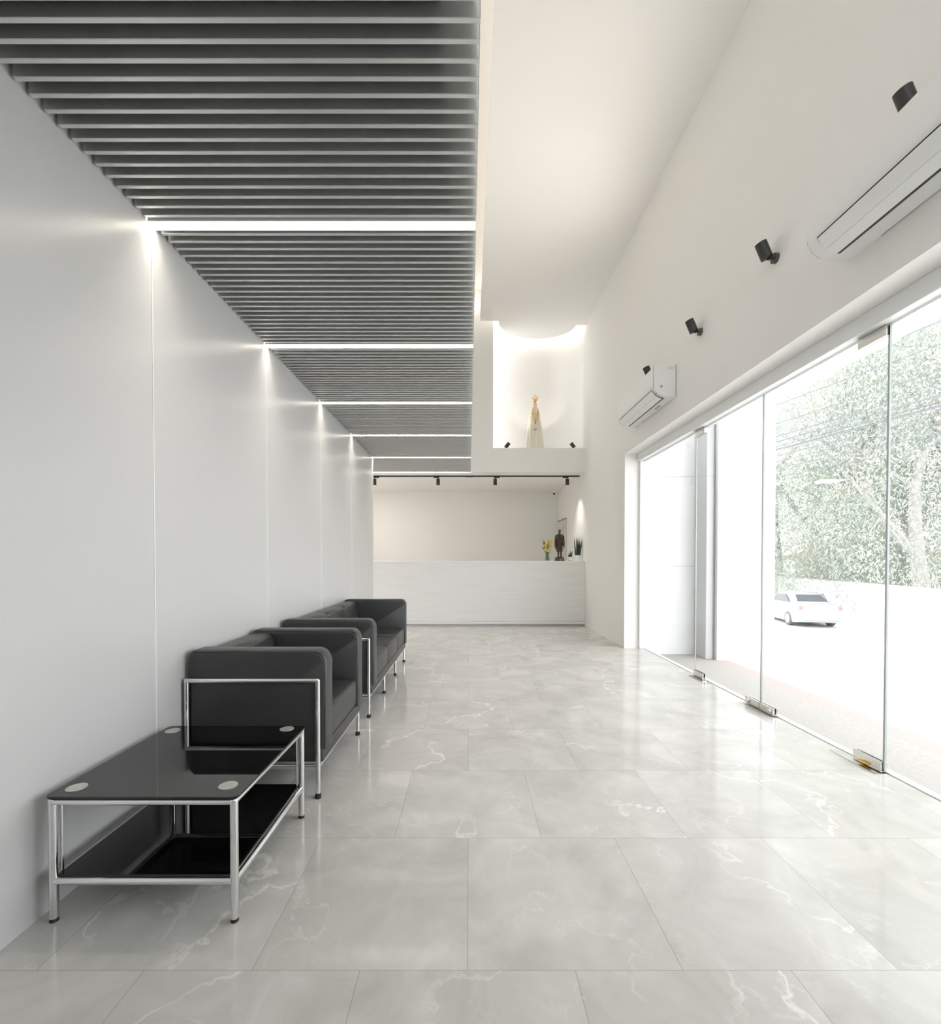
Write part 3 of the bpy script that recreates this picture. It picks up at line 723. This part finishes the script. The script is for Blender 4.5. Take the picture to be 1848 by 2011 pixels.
def superell(cx, cy, z, rx, ry, n=20): return [(cx+rx*math.cos(2*PI*k/n), cy+ry*math.sin(2*PI*k/n), z) for k in range(n)]
def bronze():
    t = thing('bronze_statue', 'small dark bronze statue of a standing man in a long coat on the counter', 'statue', (1.578, 8.05, CT))
    B().rings([[(-.082, -.055, 0), (.082, -.055, 0), (.082, .055, 0), (-.082, .055, 0)], [(-.072, -.048, .05), (.072, -.048, .05), (.072, .048, .05), (-.072, .048, .05)]]).obj('plinth', 'bronze_base', t)
    B().box((-.068, -.05, .05), (.068, .05, .062), .004, 2).cyl((0, 0, .06), (0, 0, .075), .06, .05, 20).obj('base_plate', 'bronze', t)
    e = B(); e.lathe([(0.0005, 0), (0.010, 0.0), (0.006, 0.010), (0.0085, 0.016), (0.003, 0.024), (0.0005, 0.027)], (0.012, -0.054, 0.010), 12); e.obj('emblem', 'gold', t, loc=(0, 0, 0))
    b = B(); Z = 0.074
    # shoes, legs, coat, arms, head: fused into one continuous surface
    for s, px_, py_ in ((-1, -.022, 0), (1, .024, -.008)):
        b.sph((px_, py_-.014, Z+.009), .014, (.9, 1.9, .7)); b.cyl((px_, py_, Z+.005), (px_*.8, py_*.4, Z+.19), .0125, .021, 12)
    co = [(.088, .052, .030), (.11, .056, .035), (.18, .053, .034), (.24, .050, .032), (.30, .053, .033), (.35, .060, .034), (.375, .056, .031), (.392, .040, .025), (.402, .020, .018)]
    b.rings([superell(0, 0, Z+z, rx, ry) for z, rx, ry in co])
    for s, hand in ((-1, (-.072, -.020, Z+.165)), (1, (.068, -.026, Z+.185))):
        el = (s*.069, .004, Z+.27)
        b.tube([(s*.042, 0, Z+.375), (s*.056, .0, Z+.358), el, hand], .02, 12, [.020, .026, .022, .017])
        b.sph((s*.052, 0, Z+.356), .027, (1, .95, 1))
        b.sph(Vector(hand)+Vector((0, -.002, -.014)), .0125, (.8, .9, 1.3), 10, 8)
        for q in range(4):
            b.tube([Vector(hand)+Vector((-.008+.005*q, -.006, -.020)), Vector(hand)+Vector((-.008+.005*q, -.012, -.036+.002*abs(q-1.5)))], .003, 5)
    b.cyl((0, 0, Z+.395), (0, -.004, Z+.425), .014, .012, 12)
    b.sph((0, -.005, Z+.441), .0245, (.86, .98, 1.15), 16, 12); b.sph((0, -.027, Z+.436), .005); b.sph((-.019, -.004, Z+.44), .005); b.sph((.019, -.004, Z+.44), .005)
    b.sph((0, -.022, Z+.447), .006, (2.2, .6, .5)); b.sph((0, -.02, Z+.424), .008, (1, .8, .6))
    # coat lapels and hem
    for s in (-1, 1):
        b.tube([(s*.012, -.026, Z+.385), (s*.022, -.037, Z+.33), (s*.012, -.035, Z+.25), (s*.010, -.037, Z+.11)], .006, 6)
    body = b.obj('figure', 'bronze', t, angle=80)
    rm = body.modifiers.new('fuse', 'REMESH'); rm.mode = 'VOXEL'; rm.voxel_size = 0.0024; rm.use_smooth_shade = True
    sm = body.modifiers.new('soften', 'SMOOTH'); sm.factor = 0.5; sm.iterations = 2
    h = B(); h.lathe([(0.0005, .0), (.027, .0), (.0275, .004), (.021, .008), (.019, .018), (.012, .024), (.0005, .025)], (0, -.004, Z+.452), 18); h.obj('cap', 'bronze', t)
    k = B().tube([(0, -.030, Z+.40), (.002, -.037, Z+.36), (0, -.036, Z+.31)], .007, 8); k.obj('scarf', 'bronze', t)
bronze()

def plant(label, loc, r, h, blades, H, pr, saucer):
    t = thing('potted_plant', label, 'plant', loc)
    p = B(); p.lathe([(r*.9, 0.0), (r*.95, .003), (r, h*.5), (r, h), (r*.9, h), (r*.9, h*.8), (.0005, h*.78)], n=24)
    po = p.obj('pot', 'pot', t)
    if saucer: B().cyl((0, 0, -.0), (0, 0, .01), r*.97, r*.97, 20).obj('pot_foot', 'pot_base', t)
    for k, (dx, tx, hh, dy) in enumerate(blades):
        pts = [(dx, dy, h*.8), (dx+(tx-dx)*.35, dy*1.2, h+(hh-h)*.3), (dx+(tx-dx)*.7, dy*1.5, h+(hh-h)*.7), (tx, dy*1.7, hh)]
        B().tube(pts, .01, 8, [pr*.9, pr, pr*.75, pr*.08]).obj('leaf', 'leaf', t)
plant('small potted succulent with short green spikes beside the bronze statue', (1.768, 8.05, CT), .036, .070,
      [(-.022, -.036, .115, 0), (-.01, -.010, .165, -.01), (.002, .001, .18, .01), (.014, .018, .15, -.01), (.02, .032, .185, .005), (-.004, .008, .14, -.02), (-.016, -.022, .13, .01)], .18, .0085, True)
plant('tall potted snake plant with straight dark spikes against the right wall', (1.893, 8.04, CT), .052, .100,
      [(-.038, -.060, .415, 0), (-.022, -.030, .42, -.02), (-.008, .000, .425, .02), (.005, -.012, .36, -.02), (.008, .022, .43, .0), (.020, .048, .40, .02), (.034, .074, .395, -.005), (-.030, -.044, .33, .02), (.026, .040, .32, -.02)], .42, .0105, False)

# ------------------------------------------------------------------ madonna statue on the ledge
def robed():
    LZ = NZ
    t = thing('robed_statue', 'white robed religious statue with a gold crown standing on the niche ledge', 'statue', (1.128, 8.0, LZ))
    b = B(); n = 72; rs = []
    prof = [(0.0, .158, .10), (.02, .160, .102), (.06, .152, .098), (.16, .143, .093), (.28, .130, .086), (.40, .118, .080), (.50, .108, .076), (.56, .103, .073), (.61, .096, .068), (.655, .080, .058), (.69, .052, .047), (.72, .038, .042)]
    for z, rx, ry in prof:
        ring = []
        for k in range(n):
            a = 2*PI*k/n; am = .085*(1-z/.72)**.7
            f = 1+am*math.cos(9*a+2.0*z)+am*.4*math.cos(17*a)
            front = math.exp(-((a-1.5*PI)/.42)**2)
            f *= 1-.16*front*(1 if z < .6 else .3)
            ring.append((rx*f*math.cos(a), ry*f*math.sin(a), z*1.0+.003))
        rs.append(ring)
    b.rings(rs); b.obj('mantle', 'robe', t, angle=70)
    g = B(); rs = []
    for z, rx, ry in ((0, .062, .03), (.1, .055, .028), (.35, .046, .026), (.55, .044, .024), (.64, .035, .02)):
        rs.append([(rx*(1+.12*math.cos(11*2*PI*k/40))*math.cos(2*PI*k/40), -.065-.012*(1-z)+ry*math.sin(2*PI*k/40), z+.004) for k in range(40)])
    g.rings(rs); g.obj('gown', 'robe', t, angle=70)
    h = B()
    h.sph((.0, -.012, .775), .046, (.82, .9, 1.15), 18, 14); h.cyl((0, 0, .70), (0, -.006, .75), .022, .02, 12)
    h.sph((.0, -.056, .770), .006, (.8, 1, 1.4), 8, 6); h.sph((0, -.05, .752), .008, (1.2, .6, .5), 8, 6)
    for s in (-1, 1): h.sph((s*.014, -.050, .783), .005, u=8, v=6)
    ho = h.obj('head', 'skin_paint', t, angle=70)
    m = ho.modifiers.new('fuse', 'REMESH'); m.mode = 'VOXEL'; m.voxel_size = .004; m.use_smooth_shade = True
    v = B(); rs = []
    for z, rx, ry, oy in ((.66, .085, .06, .006), (.70, .066, .05, .008), (.74, .053, .048, .010), (.78, .047, .047, .010), (.815, .042, .043, .006), (.835, .028, .03, .0), (.845, .01, .012, .0)):
        rs.append([(rx*math.cos(2*PI*k/36), oy+ry*math.sin(2*PI*k/36)*(1 if math.sin(2*PI*k/36) > 0 else .72), z) for k in range(36)])
    v.rings(rs); v.obj('veil', 'robe', t, angle=70)
    # praying hands
    p = B()
    for s in (-1, 1):
        p.tube([(s*.075, -.04, .60), (s*.050, -.085, .585), (s*.012, -.115, .625)], .02, 10, [.026, .024, .012])
        p.sph((s*.0065, -.118, .640), .014, (.45, .8, 1.25), 10, 8)
        for q in range(4):
            p.tube([(s*.006, -.110-.006*q, .650), (s*.0045, -.109-.006*q, .678+.004*(1.5-abs(q-1.5)))], .0032, 6)
        p.tube([(s*.006, -.104, .640), (s*.004, -.098, .660)], .0035, 6)
    p.obj('praying_hands', 'robe', t, angle=70)
    # crown
    c = B(); cz = .842
    c.lathe([(.030, 0), (.034, .0), (.041, .03), (.038, .03), (.030, .004)], (.010, 0, cz), 24)
    for q in range(6):
        a = PI*q/6*2; pts = []
        for w in range(9):
            u = w/8; rr = .040*(1-u)+.030*math.sin(PI*u); pts.append((.010+rr*math.cos(a), rr*math.sin(a), cz+.03+.062*math.sin(PI/2*u)))
        c.tube(pts, .0042, 6)
    c.sph((.010, 0, cz+.096), .011, u=10, v=8); c.cyl((.010, 0, cz+.10), (.016, 0, cz+.135), .003, n=6); c.cyl((.003, 0, cz+.120), (.025, 0, cz+.124), .003, n=6)
    for q in range(12):
        a = 2*PI*q/12; c.sph((.010+.040*math.cos(a), .040*math.sin(a), cz+.034), .006, u=8, v=6)
    c.obj('crown', 'gold', t)
    # beaded garland with pendant
    ch = B()
    for s in (-1, 1):
        for k in range(16):
            u = k/15; x = s*(.034+.026*math.sin(PI*u*.9))*(1-u**3) ; z = .690-.24*u
            ch.sph((x, -.112-.012*math.sin(PI*u), z), .0085 if k % 3 else .012, u=8, v=6)
    ch.obj('gold_garland', 'gold', t)
    B().sph((0, -.116, .435), .010, (.9, .8, 1.3), 10, 8).obj('red_bead', 'red_gold', t)
    B().cyl((0, -.113, .43), (0, -.113, .345), .0045, n=8).obj('ribbon', 'robe', t)
    B().tube([(-.026, -.112, .338), (0, -.116, .330), (.026, -.112, .340)], .0055, 8).obj('pendant_bar', 'red_gold', t)
robed()

# ------------------------------------------------------------------ spotlights
def ledge_spot(x, s, label):
    t = thing('ledge_spotlight', label, 'spotlight', (x, 7.90, NZ), group='ledge spotlights')
    B().cyl((0, 0, 0), (0, 0, .012), .022, n=18).cyl((0, 0, .01), (s*.008, 0, .03), .006, n=10).obj('mount', 'dark_steel', t)
    d = Vector((s*.62, 0, .78)).normalized(); c = Vector((s*.012, 0, .062))
    b = B(); b.cyl(c-d*.045, c+d*.05, .031, n=24); b.obj('lamp_body', 'black_metal', t)
    B().cyl(c+d*.0502, c+d*.0515, .024, n=20).obj('lens', 'housing', t)
    l = light('SPOT', 'spot_lamp', (x+c.x+d.x*.06, 7.90, NZ+c.z+d.z*.06), K_SPOT*0.09, angle=62, blend=0.5, size=0.012)
    aim(l, (x+s*.62, 8.38, NZ+1.15))
ledge_spot(.640, 1, 'small black spotlight on the ledge left of the robed statue')
ledge_spot(1.782, -1, 'small black spotlight on the ledge right of the robed statue')

def wall_spot(y, label, k=1.0):
    t = thing('wall_spotlight', label, 'spotlight', (XR, y, 3.063), group='wall uplights')
    B().cyl((0, 0, 0), (-.022, 0, 0), .031, n=24).obj('mount', 'dark_steel', t)
    B().cyl((-.02, 0, 0), (-.052, 0, .004), .008, n=12).box((-.058, -.008, -.010), (-.040, .008, .022), .002, 1).obj('arm', 'black_metal', t)
    d = Vector((-.40, 0, .915)).normalized(); c = Vector((-.082, 0, .048))
    B().cyl(c-d*.052, c+d*.052, .0345, n=28).obj('lamp_body', 'black_metal', t)
    B().cyl(c+d*.0522, c+d*.054, .028, n=20).obj('lens', 'housing', t)
    l = light('SPOT', 'uplight_lamp', (XR+c.x+d.x*.06, y, 3.063+c.z+d.z*.06), K_UP*k, angle=98, blend=1.0, size=0.03)
    aim(l, (XR-1.75, y+0.25, CEIL))
wall_spot(2.02, 'black wall uplight half hidden above the nearest air conditioner', 0.3)
wall_spot(2.987, 'black cylinder wall uplight just past the nearest air conditioner, larger of the two fully visible', 0.7)
wall_spot(3.947, 'black cylinder wall uplight midway between the two air conditioners', 1.1)
wall_spot(4.905, 'black wall uplight peeping over the far air conditioner', 1.6)

tk = thing('lighting_track', 'black ceiling lighting track above the reception counter', 'lighting track', (-0.35, 8.17, LOW))
B().box((-1.6, -.017, -.020), (2.30, .017, 0), .002, 1).obj('rail', 'black_metal', tk)
B().box((.30, -.019, -.024), (.42, .019, -.002), .002, 1).obj('connector', 'black_metal', tk)
def track_spot(x, s, label):
    t = thing('track_spotlight', label, 'spotlight', (x, 8.17, LOW-.020), group='track spotlights')
    B().box((s*.03-.05, -.016, -.020), (s*.03+.05, .016, 0), .002, 1).obj('adapter', 'black_metal', t)
    B().cyl((0, 0, -.012), (0, 0, -.04), .007, n=10).obj('arm', 'dark_steel', t)
    b = B(); b.cyl((0, 0, -.035), (0, 0, -.15), .031, n=28); b.obj('lamp_body', 'black_metal', t)
    B().cyl((0, 0, -.1502), (0, 0, -.152), .025, n=20).obj('lens', 'housing', t)
    last = x > 1.5
    l = light('SPOT', 'track_lamp', (x, 8.17, LOW-.18), K_SPOT*(0.45 if last else 1), angle=96 if last else 64, blend=1.0, size=0.02)
    aim(l, (x+.02, 8.3 if last else 9.3, 0))
track_spot(-1.665, 1, 'black track spotlight at the left end of the track beside the panelled wall')
track_spot(-.545, -1, 'black track spotlight, second from the left on the track')
track_spot(.462, 1, 'black track spotlight, third from the left on the track')
track_spot(1.735, -1, 'black track spotlight at the right end above the bronze statue')

light('AREA', 'added_office_fill', (-2.25, 8.6, LOW-.03), 12, size=.5, color=(1, .94, .86))  # added fill lamp, out of view, brightens the reception area

# cove lamps hidden above the apron of the high ceiling
for k in range(7):
    a = PI-PI*(k+.0)/6
    x = cx+.60*math.cos(a); y = YE1+.04+.46*math.sin(a)
    o = light('POINT', 'cove_lamp', (x, y, CEIL+.16), K_COVE, size=.04, color=(1, .94, .86))
light('POINT', 'cove_lamp', (.10, 7.72, CEIL+.35), K_COVE*.6, size=.04, color=(1, .94, .86))

# ------------------------------------------------------------------ security camera
t = thing('security_camera', 'small white dome security camera in the far corner of the reception ceiling', 'camera', (1.845, 10.0, LOW))
B().cyl((0, 0, 0), (0, 0, -.03), .048, .046, 24).obj('mount', 'plastic', t)
B().sph((0, 0, -.042), .045, u=20, v=14).obj('body', 'plastic', t)
B().sph((-.012, -.024, -.062), .025, u=16, v=12).obj('lens', 'black_glass', t)

# ------------------------------------------------------------------ air conditioners
def aircon(yn, label):
    # local: x goes out of the wall (negative world x), y runs away from the camera
    L = 1.055
    t = thing('air_conditioner', label, 'air conditioner', (XR, yn, 2.680), group='wall air conditioners')
    prof = [(0, 0.0), (-.10, .004), (-.150, .016), (-.185, .040), (-.208, .075), (-.217, .12), (-.218, .28), (-.20, .295), (0, .297)]
    b = B(); b.prism(prof, 0.0, L, 'Y')
    bmesh.ops.bevel(b.bm, geom=[e for e in b.bm.edges if abs(e.verts[0].co.y-e.verts[1].co.y) < 1e-5], offset=.004, segments=2, affect='EDGES')
    b.obj('casing', 'plastic', t, angle=40)
    # louvre flap following the rounded front
    flap = [(-.118, -.002), (-.155, .0085), (-.189, .034), (-.213, .071), (-.2165, .070), (-.194, .031), (-.158, .004), (-.119, -.007)]
    B().prism(flap, .045, L-.075, 'Y').obj('louvre', 'plastic', t, angle=40)
    B().prism([(-.100, -.001), (-.119, .001), (-.119, -.006), (-.100, -.004)], .045, L-.075, 'Y').obj('air_slot', 'plastic_dark', t)
    B().prism([(-.2145, .0715), (-.2185, .0715), (-.2195, .0745), (-.2155, .0745)], .045, L-.075, 'Y').obj('louvre_edge', 'plastic_dark', t)
    B().tube([(x_, L-.075, z_) for x_, z_ in ((-.119, -.005), (-.157, .005), (-.193, .032), (-.217, .072))], .0012, 6).obj('louvre_end', 'plastic_dark', t)
    B().tube([(x_, .042, z_) for x_, z_ in ((-.119, -.003), (-.156, .008), (-.192, .035), (-.216, .073))], .0012, 6).obj('louvre_end', 'plastic_dark', t)
    B().tube([(-.1735, .05, .0155), (-.1735, L-.08, .0155)], .0008, 6).obj('louvre_crease', 'line', t)
    B().tube([(-.150, L-.004, .015), (-.190, L-.002, .045), (-.212, L-.001, .09), (-.217, L-.01, .14)], .0009, 6).obj('end_seam', 'line', t)
    B().box((-.003, -.001, .0), (0, .0005, .30)).obj('wall_plate_gap', 'dark_steel', t)
    B().box((-.006, .1, -.0012), (0, L-.2, .0006)).obj('rear_gap', 'line', t)
    # end panel markings
    for k in range(3): B().cyl((-.030-.022*k, -.0012, .278), (-.030-.022*k, .0, .278), .0042, n=10).obj('indicator_mark', 'grey_mark', t)
    B().box((-.082, -.0010, .260), (-.028, 0, .264)).obj('printed_text', 'line', t)
    B().box((-.152, -.0010, .085), (-.130, 0, .107)).obj('printed_text', 'grey_mark', t)
    B().box((-.188, .006, .0325), (-.180, .030, .036), .001, 1).obj('display_mark', 'plastic_dark', t)
    B().box((-.06, .26, -.0012), (-.03, .38, .0004)).obj('rating_label', 'line', t)
    B().box((-.212, .002, .08), (-.2195, .004, .285)).obj('front_seam', 'line', t)
    return t
aircon(2.424-1.055, 'white wall air conditioner in the foreground, cut off by the right edge')
aircon(4.415, 'white wall air conditioner farther along, its end panel with small marks in full view')
